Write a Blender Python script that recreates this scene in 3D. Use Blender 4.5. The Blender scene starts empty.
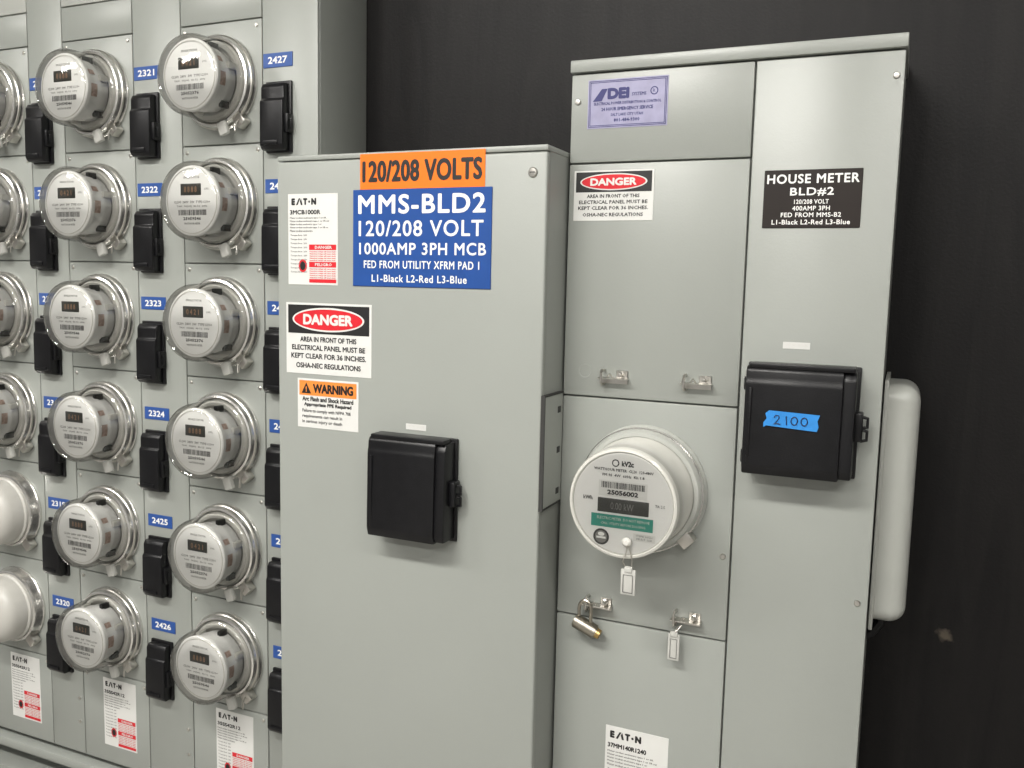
import bpy, bmesh, math, random
from mathutils import Matrix, Vector
random.seed(4)
S=bpy.context.scene
COL=bpy.context.collection
try: S.view_settings.view_transform='Standard'
except Exception: pass

# ---------------------------------------------------------------- materials
def mat(name, col, rough=.5, metal=0., noise=0., nscale=20., bump=0., bscale=200., emit=None, estr=0., coat=0., spec=.5, stretch=None):
    m=bpy.data.materials.new(name); m.use_nodes=True
    nt=m.node_tree; b=nt.nodes['Principled BSDF']
    b.inputs['Base Color'].default_value=(*col,1); b.inputs['Roughness'].default_value=rough
    b.inputs['Metallic'].default_value=metal; b.inputs['Coat Weight'].default_value=coat
    b.inputs['Specular IOR Level'].default_value=spec
    tc=nt.nodes.new('ShaderNodeTexCoord'); mp=nt.nodes.new('ShaderNodeMapping')
    nt.links.new(tc.outputs['Object'],mp.inputs['Vector'])
    if stretch: mp.inputs['Scale'].default_value=stretch
    if noise>0:
        n=nt.nodes.new('ShaderNodeTexNoise'); n.inputs['Scale'].default_value=nscale; n.inputs['Detail'].default_value=5
        nt.links.new(mp.outputs[0],n.inputs['Vector'])
        r=nt.nodes.new('ShaderNodeValToRGB')
        r.color_ramp.elements[0].position=.3; r.color_ramp.elements[1].position=.7
        r.color_ramp.elements[0].color=(*[max(0,c*(1-noise)) for c in col],1)
        r.color_ramp.elements[1].color=(*[min(1,c*(1+noise)) for c in col],1)
        nt.links.new(n.outputs['Fac'],r.inputs[0]); nt.links.new(r.outputs[0],b.inputs['Base Color'])
    if bump>0:
        n2=nt.nodes.new('ShaderNodeTexNoise'); n2.inputs['Scale'].default_value=bscale; n2.inputs['Detail'].default_value=3
        nt.links.new(mp.outputs[0],n2.inputs['Vector'])
        bp=nt.nodes.new('ShaderNodeBump'); bp.inputs['Strength'].default_value=bump; bp.inputs['Distance'].default_value=.001
        nt.links.new(n2.outputs['Fac'],bp.inputs['Height']); nt.links.new(bp.outputs[0],b.inputs['Normal'])
    if emit:
        b.inputs['Emission Color'].default_value=(*emit,1); b.inputs['Emission Strength'].default_value=estr
    return m
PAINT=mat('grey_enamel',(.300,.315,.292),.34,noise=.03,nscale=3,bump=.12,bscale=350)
PAINT2=mat('grey_enamel_side_shade',(.250,.262,.242),.42,noise=.04,nscale=3,bump=.12,bscale=350)  # darker copy of the cabinet enamel, side shade put into the colour
PLIGHT=mat('pale_grey_enamel_and_glare',(.41,.42,.39),.35,noise=.03,bump=.05)
PWHITE=mat('white_enamel_lamp',(.8,.8,.78),.4,noise=.02)
BLACKP=mat('black_plastic',(.005,.005,.006),.36,noise=.2,nscale=60,bump=.2,bscale=500,spec=.35)
WHITE=mat('label_white',(.66,.66,.635),.45,noise=.02)
BLACK=mat('ink_black',(.010,.010,.010),.5,noise=.05)
SIGNBK=mat('engraved_black',(.020,.015,.013),.35,noise=.1,spec=.3)
SIGNWH=mat('engraved_white',(.8,.8,.78),.5,noise=.02)
BLUE=mat('engraved_blue',(.016,.068,.27),.4,noise=.05,spec=.35)
LBLUE=mat('tag_blue',(.022,.075,.28),.4,noise=.05)
ORANGE=mat('orange_vinyl',(.86,.18,.015),.45,noise=.03,spec=.3)
WORANGE=mat('warning_orange',(.78,.25,.05),.45,noise=.03,spec=.3)
RED=mat('red_ink',(.60,.02,.03),.45,noise=.04,spec=.3)
SILVER=mat('silver_label',(.30,.29,.43),.4,noise=.12,nscale=40)
NAVY=mat('navy_ink',(.02,.02,.13),.5,noise=.05)
INK=mat('marker_ink',(.006,.01,.05),.5,noise=.05)
TAPE=mat('painters_tape',(.02,.22,.60),.6,noise=.08,nscale=80)
ZINC=mat('zinc_steel',(.62,.60,.56),.30,metal=1,noise=.1,nscale=60)
LOCKM=mat('lock_steel',(.42,.39,.33),.3,metal=1,noise=.15,nscale=80)
ALU=mat('brushed_ring',(.76,.75,.72),.22,metal=.9,noise=.06,nscale=30)
BRASS=mat('brass',(.55,.38,.16),.35,metal=1,noise=.1)
MWHITE=mat('meter_face_white',(.76,.76,.74),.4,noise=.02)
MGREY=mat('meter_body_grey',(.60,.59,.55),.45,noise=.05)
MDK=mat('meter_print_grey',(.16,.16,.15),.5,noise=.05)
MPAPER=mat('meter_sticker',(.46,.34,.29),.5,noise=.35,nscale=140)
LCD=mat('lcd_dark',(.022,.023,.018),.4,noise=.1)
LCDS=mat('lcd_segments',(.26,.15,.09),.4,noise=.1)
GREEN=mat('green_strip',(.008,.24,.18),.45,noise=.05)
COVERP=mat('polycarbonate_opaque',(.58,.575,.53),.2,noise=.03,coat=.3)
DOME=mat('blank_cover_plastic',(.50,.49,.455),.35,noise=.03)
SEAM_SHADE=mat('dark_gap_and_shade',(.03,.03,.028),.7,noise=.1)
CONC=mat('concrete',(.30,.29,.27),.8,noise=.15,nscale=6,bump=.4,bscale=60)
CEIL=mat('ceiling_white',(.55,.55,.54),.9,noise=.03)
DRYW=mat('wall_white',(.36,.36,.36),.9,noise=.03)
LAMP=mat('lamp_diffuser',(.9,.9,.9),.5,emit=(1,.97,.92),estr=14)
TAG=mat('clear_tag_plastic',(.50,.50,.47),.2,noise=.05)

def glass():
    m=bpy.data.materials.new('clear_cover'); m.use_nodes=True; nt=m.node_tree; nt.nodes.clear()
    o=nt.nodes.new('ShaderNodeOutputMaterial'); mx=nt.nodes.new('ShaderNodeMixShader')
    t=nt.nodes.new('ShaderNodeBsdfTransparent'); g=nt.nodes.new('ShaderNodeBsdfGlossy')
    t.inputs[0].default_value=(.98,.98,.97,1); g.inputs['Roughness'].default_value=.04
    n=nt.nodes.new('ShaderNodeTexNoise'); n.inputs['Scale'].default_value=25
    bp=nt.nodes.new('ShaderNodeBump'); bp.inputs['Strength'].default_value=.15; bp.inputs['Distance'].default_value=.002
    nt.links.new(n.outputs['Fac'],bp.inputs['Height']); nt.links.new(bp.outputs[0],g.inputs['Normal'])
    lw=nt.nodes.new('ShaderNodeLayerWeight'); lw.inputs['Blend'].default_value=.40
    mr=nt.nodes.new('ShaderNodeMapRange'); mr.inputs['To Min'].default_value=.04; mr.inputs['To Max'].default_value=.75
    nt.links.new(lw.outputs['Fresnel'],mr.inputs[0]); nt.links.new(mr.outputs[0],mx.inputs[0])
    nt.links.new(t.outputs[0],mx.inputs[1]); nt.links.new(g.outputs[0],mx.inputs[2]); nt.links.new(mx.outputs[0],o.inputs[0])
    return m
GLASS=glass()

def wallmat():
    m=bpy.data.materials.new('black_painted_plywood'); m.use_nodes=True; nt=m.node_tree; b=nt.nodes['Principled BSDF']
    tc=nt.nodes.new('ShaderNodeTexCoord'); mp=nt.nodes.new('ShaderNodeMapping'); mp.inputs['Scale'].default_value=(5,5,.7)
    nt.links.new(tc.outputs['Object'],mp.inputs[0])
    n=nt.nodes.new('ShaderNodeTexNoise'); n.inputs['Scale'].default_value=4; n.inputs['Detail'].default_value=8; n.inputs['Distortion'].default_value=1.2
    nt.links.new(mp.outputs[0],n.inputs['Vector'])
    r=nt.nodes.new('ShaderNodeValToRGB'); r.color_ramp.elements[0].color=(.0042,.0038,.0040,1); r.color_ramp.elements[1].color=(.0080,.0072,.0070,1)
    r.color_ramp.elements[0].position=.35; r.color_ramp.elements[1].position=.7
    nt.links.new(n.outputs['Fac'],r.inputs[0])
    # scuff mark
    vd=nt.nodes.new('ShaderNodeVectorMath'); vd.operation='DISTANCE'; vd.inputs[1].default_value=(.09,1.5,1.067)
    nt.links.new(tc.outputs['Object'],vd.inputs[0])
    n2=nt.nodes.new('ShaderNodeTexNoise'); n2.inputs['Scale'].default_value=45; n2.inputs['Detail'].default_value=4
    nt.links.new(tc.outputs['Object'],n2.inputs['Vector'])
    mr=nt.nodes.new('ShaderNodeMapRange'); mr.inputs['From Min'].default_value=.05; mr.inputs['From Max'].default_value=.0; mr.inputs['To Min'].default_value=-.6; mr.inputs['To Max'].default_value=.22
    nt.links.new(vd.outputs['Value'],mr.inputs[0])
    ad=nt.nodes.new('ShaderNodeMath'); ad.operation='ADD'; nt.links.new(n2.outputs['Fac'],ad.inputs[0]); nt.links.new(mr.outputs[0],ad.inputs[1])
    r2=nt.nodes.new('ShaderNodeMapRange'); r2.inputs['From Min'].default_value=.50; r2.inputs['From Max'].default_value=.70; r2.inputs['To Max'].default_value=.6
    nt.links.new(ad.outputs[0],r2.inputs[0])
    mx=nt.nodes.new('ShaderNodeMixRGB'); mx.inputs[2].default_value=(.12,.10,.075,1)
    nt.links.new(r2.outputs[0],mx.inputs[0]); nt.links.new(r.outputs[0],mx.inputs[1]); nt.links.new(mx.outputs[0],b.inputs['Base Color'])
    b.inputs['Roughness'].default_value=.48; b.inputs['Specular IOR Level'].default_value=.22
    n3=nt.nodes.new('ShaderNodeTexNoise'); n3.inputs['Scale'].default_value=220; n3.inputs['Detail'].default_value=3
    nt.links.new(tc.outputs['Object'],n3.inputs['Vector'])
    a2=nt.nodes.new('ShaderNodeMath'); a2.operation='MULTIPLY_ADD'; a2.inputs[1].default_value=.35
    nt.links.new(n3.outputs['Fac'],a2.inputs[0]); nt.links.new(n.outputs['Fac'],a2.inputs[2])
    bp=nt.nodes.new('ShaderNodeBump'); bp.inputs['Strength'].default_value=.4; bp.inputs['Distance'].default_value=.002
    nt.links.new(a2.outputs[0],bp.inputs['Height']); nt.links.new(bp.outputs[0],b.inputs['Normal'])
    return m
PLY=wallmat()

# ---------------------------------------------------------------- mesh builder (local coords; -Y faces the room)
class O:
    def __init__(s,name,loc=(0,0,0),parent=None):
        s.name=name; s.loc=loc; s.parent=parent; s.bm=bmesh.new(); s.mats=[]
    def mi(s,m):
        if m not in s.mats: s.mats.append(m)
        return s.mats.index(m)
    def merge(s,t,m):
        i=s.mi(m)
        for f in t.faces: f.material_index=i; f.smooth=True
        me=bpy.data.meshes.new('t'); t.to_mesh(me); t.free(); s.bm.from_mesh(me); bpy.data.meshes.remove(me)
    def box(s,x0,x1,y0,y1,z0,z1,m,bev=0.,seg=2,rot=None):
        t=bmesh.new(); bmesh.ops.create_cube(t,size=1)
        for v in t.verts: v.co=Vector((v.co.x*(x1-x0),v.co.y*(y1-y0),v.co.z*(z1-z0)))
        if bev>0: bmesh.ops.bevel(t,geom=list(t.edges),offset=bev,segments=seg,affect='EDGES',profile=.5)
        if rot: bmesh.ops.transform(t,matrix=Matrix.Rotation(rot[0],4,rot[1]),verts=t.verts)
        bmesh.ops.translate(t,vec=((x0+x1)/2,(y0+y1)/2,(z0+z1)/2),verts=t.verts); s.merge(t,m)
    def prism(s,pts,x0,x1,m,bev=0.):          # pts (y,z) extruded along X
        t=bmesh.new(); a=[t.verts.new((x0,y,z)) for y,z in pts]; b=[t.verts.new((x1,y,z)) for y,z in pts]
        t.faces.new(a); t.faces.new(b[::-1]); n=len(pts)
        for i in range(n): t.faces.new((a[i],b[i],b[(i+1)%n],a[(i+1)%n]))
        bmesh.ops.recalc_face_normals(t,faces=t.faces)
        if bev>0: bmesh.ops.bevel(t,geom=list(t.edges),offset=bev,segments=2,affect='EDGES',profile=.5)
        s.merge(t,m)
    def lathe(s,prof,m,cx=0,cz=0,seg=56):      # prof (r, y) round Y axis
        t=bmesh.new(); rings=[]
        for r,y in prof:
            if r<1e-6: rings.append([t.verts.new((cx,y,cz))])
            else: rings.append([t.verts.new((cx+r*math.cos(2*math.pi*k/seg),y,cz+r*math.sin(2*math.pi*k/seg))) for k in range(seg)])
        for a,b in zip(rings,rings[1:]):
            for k in range(seg):
                q=(k+1)%seg
                if len(a)==1 and len(b)==1: continue
                if len(a)==1: t.faces.new((a[0],b[k],b[q]))
                elif len(b)==1: t.faces.new((a[k],b[0],a[q]))
                else: t.faces.new((a[k],b[k],b[q],a[q]))
        bmesh.ops.recalc_face_normals(t,faces=t.faces); s.merge(t,m)
    def disc(s,cx,cz,rx,rz,y,m,seg=56):
        t=bmesh.new(); f=t.faces.new([t.verts.new((cx+rx*math.cos(2*math.pi*k/seg),y,cz+rz*math.sin(2*math.pi*k/seg))) for k in range(seg)])
        f.normal_update()
        if f.normal.y>0: f.normal_flip()
        s.merge(t,m)
    def poly(s,pts,y,m):
        t=bmesh.new(); f=t.faces.new([t.verts.new((x,y,z)) for x,z in pts]); f.normal_update()
        if f.normal.y>0: f.normal_flip()
        s.merge(t,m)
    def rect(s,x0,x1,z0,z1,y,m): s.poly([(x0,z0),(x1,z0),(x1,z1),(x0,z1)],y,m)
    def tube(s,pts,r,m,seg=10):                # round wire along points
        cu=bpy.data.curves.new('c','CURVE'); cu.dimensions='3D'; cu.bevel_depth=r; cu.bevel_resolution=3; cu.use_fill_caps=True
        sp=cu.splines.new('POLY'); sp.points.add(len(pts)-1)
        for p,q in zip(sp.points,pts): p.co=(*q,1)
        s.from_curve(cu,m,None)
    def from_curve(s,cu,m,fn):
        ob=bpy.data.objects.new('tmp',cu); COL.objects.link(ob)
        bpy.context.view_layer.update()
        dg=bpy.context.evaluated_depsgraph_get(); me=bpy.data.meshes.new_from_object(ob.evaluated_get(dg))
        t=bmesh.new(); t.from_mesh(me)
        bpy.data.objects.remove(ob); bpy.data.curves.remove(cu); bpy.data.meshes.remove(me)
        if fn: fn(t)
        s.merge(t,m)
    def text(s,txt,cx,cz,w,h,y,m,bold=0.,rot=0.,space=1.):
        # bold: stroke thickening as a fraction of the letter height, made of slightly offset copies
        cu=bpy.data.curves.new('t','FONT'); cu.body=txt; cu.size=1; cu.resolution_u=4 if h>.006 else 1
        cu.align_x='CENTER'; cu.space_character=space
        def fn(t):
            if not t.verts: return
            xs=[v.co.x for v in t.verts]; ys=[v.co.y for v in t.verts]
            d_=bold*h
            mx=(min(xs)+max(xs))/2; my=(min(ys)+max(ys))/2; sh=(h-2*d_)/(max(ys)-min(ys)); sw=((w-2*d_)/(max(xs)-min(xs))) if w else sh
            c,d=math.cos(rot),math.sin(rot)
            for v in t.verts:
                a=(v.co.x-mx)*sw; b=(v.co.y-my)*sh
                v.co=Vector((cx+a*c-b*d,y,cz+a*d+b*c))
            if bold>0:
                base=t.copy()
                for j in range(8):
                    q=base.copy(); an=j*math.pi/4
                    bmesh.ops.translate(q,vec=(d_*math.cos(an),-.00001*(j+1),d_*math.sin(an)),verts=q.verts)
                    me=bpy.data.meshes.new('q'); q.to_mesh(me); q.free(); t.from_mesh(me); bpy.data.meshes.remove(me)
                base.free()
        s.from_curve(cu,m,fn)
    def mesh(s,ang=35):
        me=bpy.data.meshes.new(s.name); s.bm.to_mesh(me); s.bm.free()
        for m in s.mats: me.materials.append(m)
        me.set_sharp_from_angle(angle=math.radians(ang)); return me
    def done(s,ang=35):
        return place(s.name,s.mesh(ang),s.loc,s.parent)
def place(name,me,loc,parent=None):
    ob=bpy.data.objects.new(name,me); COL.objects.link(ob)
    if parent: ob.parent=parent; ob.location=Vector(loc)-parent.location
    else: ob.location=loc
    return ob
def empty(name,loc):
    ob=bpy.data.objects.new(name,None); ob.empty_display_size=.05; COL.objects.link(ob); ob.location=loc; return ob

WALL=1.5; EYE=1.6
# ---------------------------------------------------------------- room
r=O('wall_back'); r.box(-4.5,3,WALL,WALL+.1,0,3,PLY); r.done()
r=O('wall_left'); r.box(-4.6,-4.5,-3,WALL+.1,0,3,DRYW); r.done()
r=O('wall_right'); r.box(3,3.1,-3,WALL+.1,0,3,DRYW); r.done()
r=O('wall_front'); r.box(-4.6,3.1,-3.1,-3,0,3,DRYW); r.done()
r=O('floor'); r.box(-4.6,3.1,-3.1,WALL+.1,-.1,0,CONC); r.done()
r=O('ceiling'); r.box(-4.6,3.1,-3.1,WALL+.1,3,3.1,CEIL); r.done()
r=O('concrete_pad',(0,0,0)); r.box(-2.75,.10,1.12,WALL-.001,0,.1,CONC,.008); r.done()

# ---------------------------------------------------------------- meter bank
FB=1.343; PITCH=.319; RP=.2232; Z1=1.960
bank=empty('meter_bank_cabinet',(-1.7,1.42,.1))
XR=-.983
mcols=[-1.2045,-1.5235,-1.820,-2.139,-2.458]
sw_=[.124,.124,.1015,.124,.124]       # width of the breaker strip right of each meter column
XL=mcols[-1]-.0975
b=O('cabinet_body',(0,0,0),bank)
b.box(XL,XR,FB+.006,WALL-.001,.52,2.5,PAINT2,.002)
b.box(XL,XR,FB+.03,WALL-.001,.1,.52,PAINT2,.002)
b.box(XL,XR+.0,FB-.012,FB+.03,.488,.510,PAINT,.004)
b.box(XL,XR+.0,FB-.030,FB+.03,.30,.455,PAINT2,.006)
b.done()
p=O('front_panels',(0,0,0),bank); g=.0012
def plate(o,x0,x1,z0,z1,m=PAINT,th=.009,y=FB): o.box(x0+g,x1-g,y,y+th,z0+g,z1-g,m,.0016)
for ci,cx in enumerate(mcols):
    x0,x1=cx-.0975,cx+.0975; x2=x1+sw_[ci]
    for k in range(6):
        zc=Z1-RP*k; plate(p,x0,x1,zc-RP/2,zc+RP/2)
    plate(p,x0,x1,Z1+RP/2,2.140); plate(p,x0,x1,2.140,2.497,PLIGHT)  # top panels in the paler grey: glare put into their colour
    plate(p,x0,x1,.525,Z1-RP*5-RP/2)
    plate(p,x1,x2,.525,2.2); plate(p,x1,x2,2.2,2.497)
    for k in range(7):
        zc=Z1+RP/2-RP*k
        for sx in (x0+.012,x1-.012):
            p.lathe([(.0035,FB),(.0035,FB-.0015),(.0025,FB-.0022),(0,FB-.0022)],ZINC,sx,zc-.012,12)
    for zc in (.60,.655):
        p.lathe([(.0035,FB),(.0035,FB-.0015),(.0025,FB-.0022),(0,FB-.0022)],ZINC,x2-.014,zc,12)
p.done()

# ---- meter mesh (origin on panel plane, -Y out)
def bank_meter(var):
    o=O('electric_meter')
    o.lathe([(.0,0),(.0865,0),(.0875,-.005),(.0850,-.008),(.0840,-.018),(.0815,-.0235),(.0780,-.025),(.076,-.022)],ALU)
    o.lathe([(.0840,-.010),(.0860,-.0115),(.0860,-.015),(.0840,-.0165)],ZINC)
    o.box(.048,.070,-.022,-.004,-.083,-.062,ZINC,.002,rot=(math.radians(45),'Y'))
    o.tube([(.058,-.02,-.07),(.062,-.03,-.078),(.060,-.03,-.092),(.052,-.024,-.094),(.05,-.02,-.075)],.0012,ZINC)
    o.box(.020,.040,-.034,-.022,-.100,-.074,TAG,.004,rot=(math.radians(-20),'Y'))
    # inner base + body
    o.lathe([(0,-.020),(.074,-.020),(.070,-.026),(.063,-.028)],MGREY)
    o.lathe([(.056,-.024),(.055,-.040),(.0585,-.041),(.0585,-.046),(.057,-.048),(.057,-.068),(.0635,-.071),(.0640,-.078),(.0625,-.0800),(0,-.0800)],MWHITE)
    for a in (20,75,130,200,250,310):
        ca,sa=math.cos(math.radians(a)),math.sin(math.radians(a))
        o.box(.0605*ca-.004,.0605*ca+.004,-.046,-.026,.0605*sa-.006,.0605*sa+.006,BLACKP if a in(75,310) else MGREY,.001)
    t=bmesh.new()
    for z0,z1 in ((-.30,.12),(.45,.65)):
        k=8; vs=[]
        for i in range(k+1):
            a=z0+(z1-z0)*i/k
            vs.append((t.verts.new((.0576*math.cos(a),-.0510,.0576*math.sin(a))),t.verts.new((.0576*math.cos(a),-.0650,.0576*math.sin(a)))))
        for i in range(k): t.faces.new((vs[i][0],vs[i][1],vs[i+1][1],vs[i+1][0]))
    o.merge(t,MPAPER)
    F=-.0802
    o.lathe([(.0595,-.0800),(.0595,-.0812),(.0582,-.0812),(.0582,-.0800)],MGREY)
    o.box(-.026,.022,-.0812,-.078,.010,.031,LCD,.001)
    o.text('8 8 8 8' if var else '0 4 2 1',-.002,.0205,.030,.010,-.0815,LCDS,.02)
    o.text('kWh',.035,.021,.010,.004,F,MDK)
    o.text('CL200  240V  3W  TYPE I-210+',0,-.002,.086,.0045,F,MDK,.03)
    o.text('TA30   30(200)   Kh 7.2   60Hz',0,-.010,.072,.0038,F,MDK,.03)
    x=-.032
    while x<.032:
        w=random.choice((.0005,.001,.0016)); o.rect(x,x+w,-.026,-.016,F,BLACK); x+=w+random.choice((.0006,.0011))
    o.text('%d'%random.randint(25050000,25059999),0,-.032,.042,.0055,F,BLACK,.05)
    o.text('WATTHOUR METER',0,-.041,.038,.0036,F,MDK,.03)
    o.text('SINGLE STATOR',0,.042,.038,.0038,F,MDK,.03)
    # clear cover
    o.lathe([(.0765,-.022),(.0760,-.030),(.0735,-.032),(.0725,-.076),(.0715,-.083),(.0685,-.0890),(.064,-.0910),(.0625,-.0900),(.061,-.0910),(0,-.0930)],GLASS,seg=72)
    o.lathe([(.0732,-.034),(.0745,-.036),(.0732,-.038)],GLASS,seg=72)
    return o.mesh(40)
me_m=[bank_meter(0),bank_meter(1)]
def dome():
    o=O('blank_meter_cover')
    o.lathe([(0,0),(.0865,0),(.0875,-.005),(.0850,-.008),(.0840,-.018),(.0815,-.0235),(.0780,-.025),(.076,-.022)],ALU)
    o.lathe([(.0765,-.020),(.0765,-.030),(.0730,-.033),(.0715,-.058),(.067,-.071),(.055,-.080),(.035,-.0855),(0,-.087)],DOME)
    o.box(.048,.070,-.022,-.004,-.083,-.062,ZINC,.002,rot=(math.radians(45),'Y'))
    return o.mesh(40)
me_d=dome()
def bcover():
    o=O('breaker_cover')
    o.box(-.0285,.0295,-.006,0,-.0635,.0635,BLACKP,.002)
    o.prism([(-.003,.058),(-.016,.058),(-.021,.050),(-.021,.030),(-.025,.026),(-.026,-.052),(-.020,-.0605),(-.003,-.0605)],-.0265,.0245,BLACKP,.0022)
    o.box(.022,.031,-.019,-.001,-.030,.004,BLACKP,.002)
    o.box(-.018,.014,-.0285,-.024,-.052,-.044,BLACKP,.0015)
    o.tube([(.027,-.012,-.004),(.034,-.012,-.006),(.034,-.012,-.022),(.027,-.012,-.024)],.0016,BLACKP)
    return o.mesh(35)
me_b=bcover()
nums=[['2427','2428','2429','2430','2431','2432'],['2321','2322','2323','2324','2425','2426'],['2315','2316','2317','2318','2319','2320'],['2211','2212','2213','2214','2215','2216'],['2205','2206','2207','2208','2209','2210']]
for c,cx in enumerate(mcols):
    for k in range(6):
        z=Z1-RP*k
        if c==2 and k>=4: place('blank_meter_cover',me_d,(cx,FB,z))
        else: place('electric_meter',me_m[(c+k)%2],(cx,FB,z))
        place('breaker_cover',me_b,(cx+.137+.001*k,FB,z-.0685))
        lx=cx+.1335+.0022*k
        l=O('unit_number_tag',(lx,FB,z+.0335-.0015*k)); l.box(-.033,.033,-.0015,0,-.0128,.0128,LBLUE,.0006,1)
        l.text(nums[c][k],0,0,.043,.0125,-.0018,SIGNWH,.035); l.done()

# ---------------------------------------------------------------- maker's label (reused)
FILL="Meter socket enclosure type 1 or 3R suitable for use as"
def maker_mesh(w,h,model):
    o=O('equipment_label'); T=-.0008; y=T-.0003
    o.box(-w/2,w/2,T,0,-h/2,h/2,WHITE,.0002,1)
    zt=h*.415; hh=h*.075
    o.text('E',-w*.39,zt,w*.075,hh,y,BLACK,.09)
    o.poly([(-w*.335,zt-hh/2),(-w*.30,zt-hh/2),(-w*.245,zt+hh/2),(-w*.275,zt+hh/2)],y,BLACK); o.poly([(-w*.23,zt+hh/2),(-w*.20,zt-hh/2),(-w*.235,zt-hh/2),(-w*.255,zt+hh*.1)],y,BLACK)
    o.text('T',-w*.145,zt,w*.085,hh,y,BLACK,.09); o.disc(-w*.065,zt-hh*.02,w*.020,w*.020,y,BLACK,16); o.text('N',w*.025,zt,w*.10,hh,y,BLACK,.09)
    o.text(model,-w*.15,h*.30,w*.62,h*.050,y,BLACK,.05)
    for i,(a,ln) in enumerate([(.235,.8),(.20,.86),(.165,.7),(.13,.84),(.095,.5)]):
        o.text(FILL[:int(46*ln)],-w*.46+w*.92*ln/2,h*a,w*.92*ln,h*.024,y,MDK,.04)
    for i in range(10): o.text('Torque lb-in  250',-w*.28,h*(.045-.045*i),w*.34,h*.022,y,MDK,.04)
    for i in range(2):
        z0=-h*.09-h*.19*i
        o.rect(-w*.07,w*.47,z0-h*.025,z0+h*.035,y,RED); o.text('DANGER' if i==0 else 'PELIGRO',w*.22,z0+h*.005,w*.34,h*.034,y-.0003,WHITE,.04)
        for j in range(5): o.text('Hazardous voltage will cause death',w*.20,z0-h*.045-h*.024*j,w*.52,h*.018,y,RED,.04)
    o.rect(-w*.07,w*.47,-h*.475,-h*.435,y,RED)
    o.disc(-w*.20,-h*.29,w*.085,w*.11,y,RED,16); o.disc(-w*.20,-h*.29,w*.055,w*.075,y-.0002,BLACK,16)
    return o.mesh()
ml=maker_mesh(.096,.155,'35SS42R12')
for cx in mcols: place('equipment_label',ml,(cx+.012,FB,.643))

# ---------------------------------------------------------------- warning signs
def danger(w,h,loc):
    o=O('danger_sign',loc); T=-.0008; y=T-.0003
    o.box(-w/2,w/2,T,0,-h/2,h/2,WHITE,.0002,1)
    hh=h*.40
    o.rect(-w*.475,w*.475,h*.47-hh,h*.47,y,BLACK)
    zc=h*.47-hh/2
    o.disc(0,zc,w*.42,hh*.42,y-.0003,WHITE); o.disc(0,zc,w*.40,hh*.36,y-.0006,RED)
    o.text('DANGER',0,zc,w*.58,hh*.38,y-.0009,WHITE,.065)
    L=['AREA IN FRONT OF THIS','ELECTRICAL PANEL MUST BE','KEPT CLEAR FOR 36 INCHES.','OSHA-NEC REGULATIONS']
    for i,t in enumerate(L):
        o.text(t,0,-h*.01-h*.118*i-(.015*h if i==3 else 0),w*(.66,.86,.88,.76)[i],h*.074,y,BLACK,.04)
    return o
FC=1.225; FH=1.31
# ---------------------------------------------------------------- main switch cabinet
mc=empty('main_switch_cabinet',(-.7365,1.36,.1))
o=O('cabinet_body',(0,0,0),mc)
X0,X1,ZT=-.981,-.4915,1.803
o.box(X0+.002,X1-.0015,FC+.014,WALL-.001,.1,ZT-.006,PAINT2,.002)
o.box(X0,X1,FC,FC+.0125,.16,ZT-.010,PAINT,.0035,3)
o.box(X0,X1,FC+.001,WALL-.001,ZT-.0085,ZT,PAINT,.002)
o.box(X0+.01,X1-.01,FC+.012,FC+.02,.15,ZT-.01,SEAM_SHADE)
for x,z in ((-.514,1.763),(-.514,.35),(-.958,.35)):
    o.lathe([(.0075,FC),(.0075,FC-.0015),(.006,FC-.003),(0,FC-.0035)],ZINC,x,z,20); o.box(x-.004,x+.004,FC-.0039,FC-.003,z-.0007,z+.0007,BLACK)
o.done()
o=O('side_bracket',(0,0,0),mc)
o.box(X1-.001,X1+.0045,1.2285,1.306,1.257,1.430,PAINT,.0006,1)
o.box(X1-.001,X1+.0055,1.2262,1.2290,1.254,1.433,SEAM_SHADE)  # dark strips here and below paint a shadow outline round the bracket
o.box(X1-.001,X1+.0052,1.2285,1.306,1.430,1.4325,SEAM_SHADE); o.box(X1-.001,X1+.0052,1.2285,1.306,1.2545,1.257,SEAM_SHADE)
for z in (1.275,1.341,1.405): o.box(X1+.004,X1+.0052,1.284,1.296,z-.005,z+.005,SEAM_SHADE,.0004,1)
o.done()

o=O('voltage_label',(-.7035,FC,1.772)); o.box(-.1115,.1115,-.001,0,-.028,.028,ORANGE,.0003,1)
o.text('120/208 VOLTS',0,0,.214,.034,-.0013,BLACK,.045,space=1.05); o.done()
o=O('identification_sign',(-.7035,FC,1.667)); o.box(-.1245,.1245,-.0018,0,-.077,.077,BLUE,.0008,1); y=-.0021
o.text('MMS-BLD2',.000,.0535,.228,.0305,y,SIGNWH,.035,space=1.12)
o.text('120/208 VOLT',-.001,.0155,.224,.0250,y,SIGNWH,.022,space=1.12)
o.text('1000AMP 3PH MCB',.002,-.0165,.228,.0190,y,SIGNWH,.025,space=1.12)
o.text('FED FROM UTILITY XFRM PAD 1',.001,-.0415,.208,.0125,y,SIGNWH,.022,space=1.12)
o.text('L1-Black L2-Red L3-Blue',-.002,-.0635,.172,.0118,y,SIGNWH,.022,space=1.12)
o.done()
place('equipment_label',maker_mesh(.1,.15,'3MCB1000R'),(-.908,FC,1.665))
danger(.171,.120,(-.8775,FC,1.500)).done()
o=O('warning_label',(-.8785,FC,1.390)); w,h=.123,.084; o.box(-w/2,w/2,-.0008,0,-h/2,h/2,WHITE,.0002,1); y=-.0011
o.rect(-w*.47,w*.47,h*.16,h*.46,y,WORANGE); o.text('WARNING',w*.09,h*.31,w*.66,h*.19,y-.0003,BLACK,.06)
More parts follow.
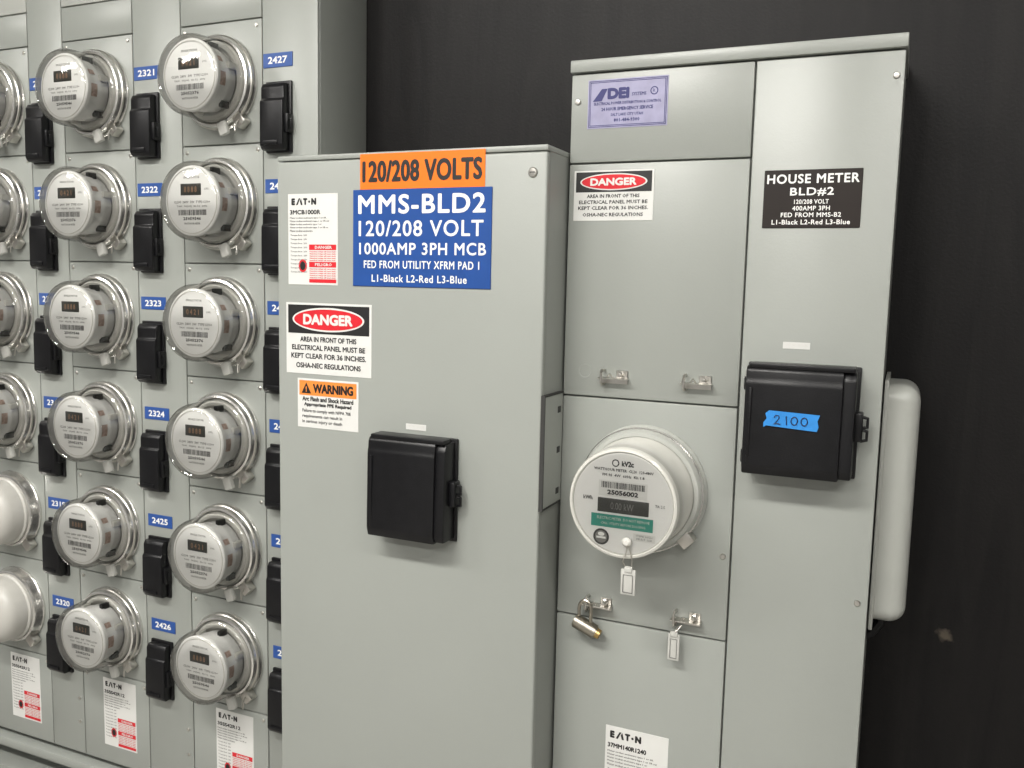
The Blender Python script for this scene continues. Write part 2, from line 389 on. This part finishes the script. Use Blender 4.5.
o.poly([(-w*.43,h*.20),(-w*.27,h*.20),(-w*.35,h*.42)],y-.0003,BLACK); o.text('!',-w*.35,h*.285,None,h*.11,y-.0006,WORANGE,.05)
for i,(t,k) in enumerate([('Arc Flash and Shock Hazard',.84),('Appropriate PPE Required',.78)]): o.text(t,0,h*(.09-.12*i),w*k,h*.095,y,BLACK,.05)
for i,(t,k) in enumerate([('Failure to comply with NFPA 70E',.8),('requirements can result in',.66),('in serious injury or death',.66)]): o.text(t,-w*.42+w*k/2,h*(-.16-.11*i),w*k,h*.085,y,BLACK,.02)
o.done()
def smalltag(loc):
    o=O('small_label',loc); o.box(-.0185,.0185,-.0006,0,-.0048,.0048,WHITE,.0001,1); o.text('CAT. NO. 6602C35',0,.001,.03,.003,-.0009,MGREY); o.done()
smalltag((-.7075,FC,1.3665))

def handle(name,loc,w,h,d):
    o=O(name,loc)
    o.box(-w/2-.004,w/2+.004,-.006,0,-h/2-.002,h/2+.002,BLACKP,.002)
    o.prism([(-.002,h/2),(-d*.80,h/2),(-d*.90,h/2-.006),(-d*.92,h/2-.018),(-d*.96,h/2-.024),(-d,-h/2+.014),(-d*.92,-h/2),(-.002,-h/2)],-w/2,w/2-.016,BLACKP,.0025)
    o.prism([(-.002,h/2-.003),(-d*.72,h/2-.003),(-d*.84,h/2-.014),(-d*.94,-h/2+.014),(-d*.86,-h/2+.003),(-.002,-h/2+.003)],w/2-.018,w/2,BLACKP,.0025)
    o.box(-w/2+.004,w/2-.002,-d*.88,-d*.3,h/2-.003,h/2+.004,BLACKP,.0015)
    o.box(-w/2+.006,-w/2+.010,-d*1.01,-d*.5,-h/2+.016,h/2-.030,BLACKP,.0012)
    o.box(w/2-.002,w/2+.010,-d*.55,-d*.12,-.022,.018,BLACKP,.002)
    for sgn in (0,1):
        yy=-d*.34
        o.tube([(w/2+.008,yy,.012-.018*sgn),(w/2+.016,yy,.010-.018*sgn),(w/2+.016,yy,-.002-.018*sgn),(w/2+.008,yy,-.004-.018*sgn)],.0024,BLACKP)
    o.box(-w/2-.007,-w/2+.001,-.020,-.004,h*.25,h*.38,BLACKP,.002); o.box(-w/2-.007,-w/2+.001,-.020,-.004,-h*.44,-h*.31,BLACKP,.002)
    return o
handle('breaker_handle_cover',(-.702,FC,1.272),.138,.162,.047).done()

# ---------------------------------------------------------------- house meter cabinet
hc=empty('house_meter_cabinet',(-.255,1.4,.1))
HX0,HX1,HT=-.489,-.021,1.938
o=O('cabinet_body',(0,0,0),hc)
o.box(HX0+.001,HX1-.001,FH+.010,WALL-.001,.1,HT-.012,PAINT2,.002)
o.box(HX0-.0008,HX1+.002,FH-.006,WALL-.001,HT-.018,HT,PAINT,.0015)
o.done()
o=O('front_panels',(0,0,0),hc); SX=-.2145
def hp(x0,x1,z0,z1): o.box(x0+g,x1-g,FH,FH+.0115,z0+g,z1-g,PAINT,.002)
hp(HX0-.001,SX,1.785,1.919); hp(HX0-.001,SX,1.426,1.785); hp(HX0-.001,SX,1.068,1.426); hp(HX0-.001,SX,.13,1.068); hp(SX,HX1+.001,.13,1.919)
def screw(o,x,z,r=.0055,y=FH): o.lathe([(r,y),(r,y-.0012),(r*.75,y-.0026),(0,y-.003)],ZINC,x,z,18)
for x,z in ((-.478,1.877),(-.031,1.885),(-.035,1.16),(-.226,1.20),(-.035,.5)): screw(o,x,z,.0045)
o.lathe([(.0115,FH),(.0115,FH-.0006),(.0095,FH-.0006),(.009,FH+.0)],PAINT,-.453,1.466,28)
o.done()
def latch(o,x,z):
    # mounting foot, projecting shelf tab, padlock staple and captive screw
    o.box(x-.020,x+.022,FH-.0014,FH,z-.009,z+.000,ZINC,.0004,1)
    o.box(x-.022,x+.024,FH-.018,FH-.0005,z-.001,z+.0006,ZINC,.0003,1)
    o.box(x+.004,x+.022,FH-.003,FH-.0005,z,z+.012,ZINC,.0006,1)
    o.lathe([(.0045,FH-.001),(.0045,FH-.008),(.003,FH-.009),(.003,FH-.018),(0,FH-.0185)],ZINC,x+.013,z+.007,6)
    o.tube([(x-.016,FH-.002,z+.012),(x-.016,FH-.014,z+.012),(x-.016,FH-.018,z+.008),(x-.016,FH-.018,z-.006),(x-.016,FH-.014,z-.010),(x-.016,FH-.002,z-.010)],.0020,ZINC)
    o.tube([(x-.006,FH-.016,z+.002),(x-.002,FH-.018,z+.008),(x+.002,FH-.016,z+.002)],.0013,ZINC)
o=O('panel_latches',(0,0,0),hc); latch(o,-.405,1.458); latch(o,-.277,1.458); latch(o,-.276,1.094); latch(o,-.418,1.094); o.done()

o=O('service_sticker',(-.4,FH,1.872)); w,h=.124,.072; o.box(-w/2,w/2,-.0006,0,-h/2,h/2,SILVER,.0002,1); y=-.0009
for a in (0,1):
    e=.002+a*.002
    for q in ((-w/2+e,w/2-e,-h/2+e,-h/2+e+.0009),(-w/2+e,w/2-e,h/2-e-.0009,h/2-e),(-w/2+e,-w/2+e+.0009,-h/2+e,h/2-e),(w/2-e-.0009,w/2-e,-h/2+e,h/2-e)): o.rect(*q,y,NAVY)
o.poly([(-.054,.004),(-.040,.004),(-.031,.022),(-.040,.022)],y,NAVY)
o.text('DEI',-.014,.0145,.034,.0165,y,NAVY,.09); o.text('SYSTEMS',.018,.012,.022,.005,y,NAVY,.03); o.disc(.041,.015,.006,.006,y,NAVY,24); o.disc(.041,.015,.0045,.0045,y-.0002,SILVER,24); o.text('R',.041,.015,None,.005,y-.0004,NAVY)
o.text('ELECTRICAL POWER DISTRIBUTION & CONTROL',0,.0005,.104,.0042,y,NAVY,.04)
o.text('24 HOUR EMERGENCY SERVICE',0,-.008,.080,.0052,y,NAVY,.04); o.text('SALT LAKE CITY UTAH',0,-.0165,.050,.0042,y,NAVY,.03); o.text('801-484-9300',0,-.0245,.040,.0052,y,NAVY,.04)
o.done()
danger(.126,.0755,(-.417,FH,1.736)).done()
o=O('house_meter_sign',(-.1293,FH,1.726)); o.box(-.065,.065,-.0018,0,-.040,.040,SIGNBK,.0006,1); y=-.0021
o.text('HOUSE METER',0,.0275,.122,.0130,y,SIGNWH,.035,space=1.12); o.text('BLD#2',0,.0095,.058,.0120,y,SIGNWH,.03,space=1.12)
for t,z,wd,hh in (('120/208 VOLT',-.004,.046,.0062),('400AMP 3PH',-.013,.050,.0064),('FED FROM MMS-B2',-.022,.080,.0064),('L1-Black L2-Red L3-Blue',-.032,.104,.0068)): o.text(t,0,z,wd,hh,y,SIGNWH,.03,space=1.1)
o.done()
smalltag((-.138,FH,1.521))
place('equipment_label',maker_mesh(.103,.16,'37MM140R1240'),(-.3465,FH,.815))
o=handle('breaker_handle_cover',(-.1255,FH,1.4170),.145,.153,.055); o.done()
o=O('marking_tape',(-.133,FH-.0568,1.421))
o.poly([(-.037,-.0115),(-.033,-.009),(.034,-.0125),(.036,-.006),(.034,.002),(.037,.0105),(-.030,.0125),(-.035,.008),(-.033,.001),(-.037,-.005)],0,TAPE)
# handwritten digits
def hand(pts,dx,dz): o.tube([(dx+a,-.0006,dz+b_) for a,b_ in pts],.00075,INK)
hand([(-.004,.003),(-.002,.006),(.002,.006),(.003,.003),(.000,-.002),(-.004,-.006),(.000,-.005),(.005,-.006)],-.019,0)
hand([(-.001,.006),(.000,-.006)],-.006,0)
for dx in (.004,.017): hand([(.003*math.cos(a)*1.4,.0055*math.sin(a)) for a in [2*math.pi*k/14+1.2 for k in range(15)]],dx,0)
o.done()

# house meter
o=O('house_electric_meter',(-.352,FH,1.29))
o.lathe([(0,0),(.099,0),(.099,-.004),(.0955,-.008),(.095,-.022),(.091,-.028),(.085,-.029),(.083,-.026)],PLIGHT,seg=72)
o.lathe([(.0945,-.009),(.097,-.011),(.097,-.019),(.0945,-.021)],ALU,seg=72)
o.lathe([(.084,-.026),(.084,-.038),(.0815,-.041),(.0805,-.100),(.0815,-.102),(.0815,-.108),(.0795,-.1125),(.076,-.114),(.0745,-.1125),(.0735,-.111)],COVERP,seg=72)
o.lathe([(.0750,-.111),(0,-.111)],MWHITE,seg=72)
F=-.1114
o.lathe([(.0745,-.1135),(.05,-.1150),(0,-.1155)],GLASS,seg=72)
o.box(-.037,.039,-.1122,-.110,-.015,.006,LCD,.001)
o.text('0.00 kW',.0,-.0045,.034,.010,-.1125,MDK,.0)
o.rect(-.046,.046,-.037,-.0180,F,GREEN); o.text('ELECTRIC METER  DO NOT REMOVE',.002,-.0235,.078,.004,F-.0003,MGREY); o.text('CALL UTILITY BEFORE DIGGING',.002,-.031,.066,.0035,F-.0003,MGREY)
o.rect(-.036,.036,.009,.032,F,WHITE)
x=-.032
while x<.032:
    w=random.choice((.0005,.001,.0016)); o.rect(x,x+w,.021,.030,F-.0003,BLACK); x+=w+random.choice((.0006,.0011))
o.text('25056002',0,.0150,.046,.0070,F-.0003,BLACK,.07)
o.disc(-.012,.058,.0055,.0055,F,BLACK,20); o.disc(-.012,.058,.0038,.0038,F-.0003,MWHITE,20); o.text('kV2c',.006,.058,.018,.008,F,BLACK,.06)
o.text('WATTHOUR METER  CL20  120-480V',0,.048,.088,.0042,F,BLACK,.03)
o.text('FM 9S  4W  60Hz  Kh 1.8',0,.040,.062,.004,F,BLACK,.03)
o.text('kWh',-.052,.004,.014,.006,F,BLACK,.03); o.text('TA 2.5',.055,.002,.014,.004,F,BLACK)
o.disc(-.030,-.052,.0120,.0120,F,BLACK,28); o.disc(-.030,-.052,.0092,.0092,F-.0003,MDK,24); o.disc(-.030,-.048,.005,.003,F-.0004,MWHITE,16); o.rect(-.037,-.023,-.0545,-.0515,F-.0005,MWHITE)
o.rect(.018,.050,-.052,-.041,F,WHITE); o.text('TYPE kV2c',.034,-.044,.024,.003,F-.0003,BLACK); o.text('MULT 160',.034,-.0485,.022,.003,F-.0003,BLACK)
o.lathe([(.007,-.113),(.007,-.117),(.0035,-.121),(0,-.121)],MGREY,.010,-.054,16)
o.tube([(.012,-.119,-.056),(.010,-.118,-.070),(.004,-.113,-.084),(.008,-.108,-.094),(.016,-.107,-.094),(.018,-.113,-.080),(.014,-.119,-.058)],.0008,ZINC)
o.box(.001,.023,-.110,-.106,-.134,-.096,TAG,.0015)
o.box(.006,.018,-.112,-.104,-.100,-.092,TAG,.0015)
o.tube([(.005,-.1105,-.130),(.019,-.1105,-.130),(.019,-.1105,-.104),(.005,-.1105,-.104),(.005,-.1105,-.130)],.0007,MDK)
o.box(.060,.084,-.026,-.006,-.076,-.054,ZINC,.002,rot=(math.radians(45),'Y'))
o.done(40)

# barrel padlock on lower left latch
o=O('padlock',(-.430,FH-.018,1.080))
pts=[(-.010+.010*math.cos(a)+.006,0,.008+.014*math.sin(a)) for a in [math.pi*k/8 for k in range(9)]]
o.tube([(.006,0,-.012)]+pts+[(-.014,0,-.012)],.0028,LOCKM)
t=bmesh.new(); bmesh.ops.create_cone(t,cap_ends=True,segments=28,radius1=.0115,radius2=.0115,depth=.040)
bmesh.ops.bevel(t,geom=[e for e in t.edges if abs(e.verts[0].co.z-e.verts[1].co.z)<1e-6],offset=.002,segments=2,affect='EDGES')
bmesh.ops.transform(t,matrix=Matrix.Translation((-.003,0,-.020))@Matrix.Rotation(math.radians(112),4,'Y'),verts=t.verts); o.merge(t,LOCKM)
t=bmesh.new(); bmesh.ops.create_cone(t,cap_ends=True,segments=20,radius1=.0085,radius2=.0075,depth=.008)
bmesh.ops.transform(t,matrix=Matrix.Translation((.018,0,-.0285))@Matrix.Rotation(math.radians(112),4,'Y'),verts=t.verts); o.merge(t,BRASS)
o.done()
o=O('security_seal_tag',(-.288,FH-.018,1.080))
o.tube([(.008,.002,.008),(.002,-.004,.0),(-.003,-.002,-.008),(.002,.003,.004),(.008,.002,.008)],.0009,ZINC)
o.box(-.011,.007,-.002,.002,-.048,-.006,TAG,.0015); o.box(-.008,.004,-.004,.002,-.010,-.002,TAG,.0012)
o.tube([(-.007,-.0025,-.044),(.003,-.0025,-.044),(.003,-.0025,-.014),(-.007,-.0025,-.014),(-.007,-.0025,-.044)],.0006,MDK)
o.done()

# side junction enclosure
o=O('side_enclosure',(0,0,0))
t=bmesh.new(); bmesh.ops.create_cube(t,size=1)
sx0,sx1,sy0,sy1,sz0,sz1=-.020,.029,1.362,1.497,1.116,1.468
for v in t.verts: v.co=Vector(((sx0+sx1)/2+v.co.x*(sx1-sx0),(sy0+sy1)/2+v.co.y*(sy1-sy0),(sz0+sz1)/2+v.co.z*(sz1-sz0)))
ed=[e for e in t.edges if max(v.co.x for v in e.verts)>sx1-.001 ]
bmesh.ops.bevel(t,geom=ed,offset=.024,segments=8,affect='EDGES',profile=.5); o.merge(t,PLIGHT)
o.box(-.0195,-.014,1.354,1.499,1.108,1.476,PLIGHT,.001)
o.done()
o=O('conduit_stub'); o.tube([(-.004,1.45,1.120),(-.004,1.45,1.09),(-.016,1.45,1.07),(-.025,1.45,1.065)],.008,BLACKP); o.done()

# ---------------------------------------------------------------- ceiling lamps
def lamp(x,y,pw,L=1.2):
    o=O('fluorescent_ceiling_light',(x,y,2.95))
    o.box(-L/2,L/2,-.11,.11,.01,.05,PWHITE,.004); o.box(-L/2+.01,L/2-.01,-.095,.095,-.02,.012,LAMP,.012)
    ob=o.done()
    ld=bpy.data.lights.new('tube_light','AREA'); ld.shape='RECTANGLE'; ld.size=L; ld.size_y=.2; ld.energy=pw; ld.color=(1,.972,.925)
    lo=bpy.data.objects.new('tube_light',ld); COL.objects.link(lo); lo.parent=ob; lo.location=(0,0,-.03)
lamp(-.9,-.35,58); lamp(-2.6,-.35,28); lamp(.9,-.35,20); lamp(-.9,-1.9,38); lamp(.9,-1.9,22)
w=bpy.data.worlds.new('w'); S.world=w; w.use_nodes=True; w.node_tree.nodes['Background'].inputs[0].default_value=(.5,.5,.5,1); w.node_tree.nodes['Background'].inputs[1].default_value=.2

# ---------------------------------------------------------------- camera
cd=bpy.data.cameras.new('camera'); co=bpy.data.objects.new('camera',cd); COL.objects.link(co); S.camera=co
cd.sensor_width=36; cd.lens=884.2/1024*36; cd.clip_start=.01
R_=Matrix(((0.9137,0.4058,0.0222),(-0.0661,0.0944,0.9933),(0.401,-0.9091,0.1131))).transposed()
q=R_.to_quaternion().normalized()
co.matrix_world=Matrix.Translation((0,0,EYE))@q.to_matrix().to_4x4()
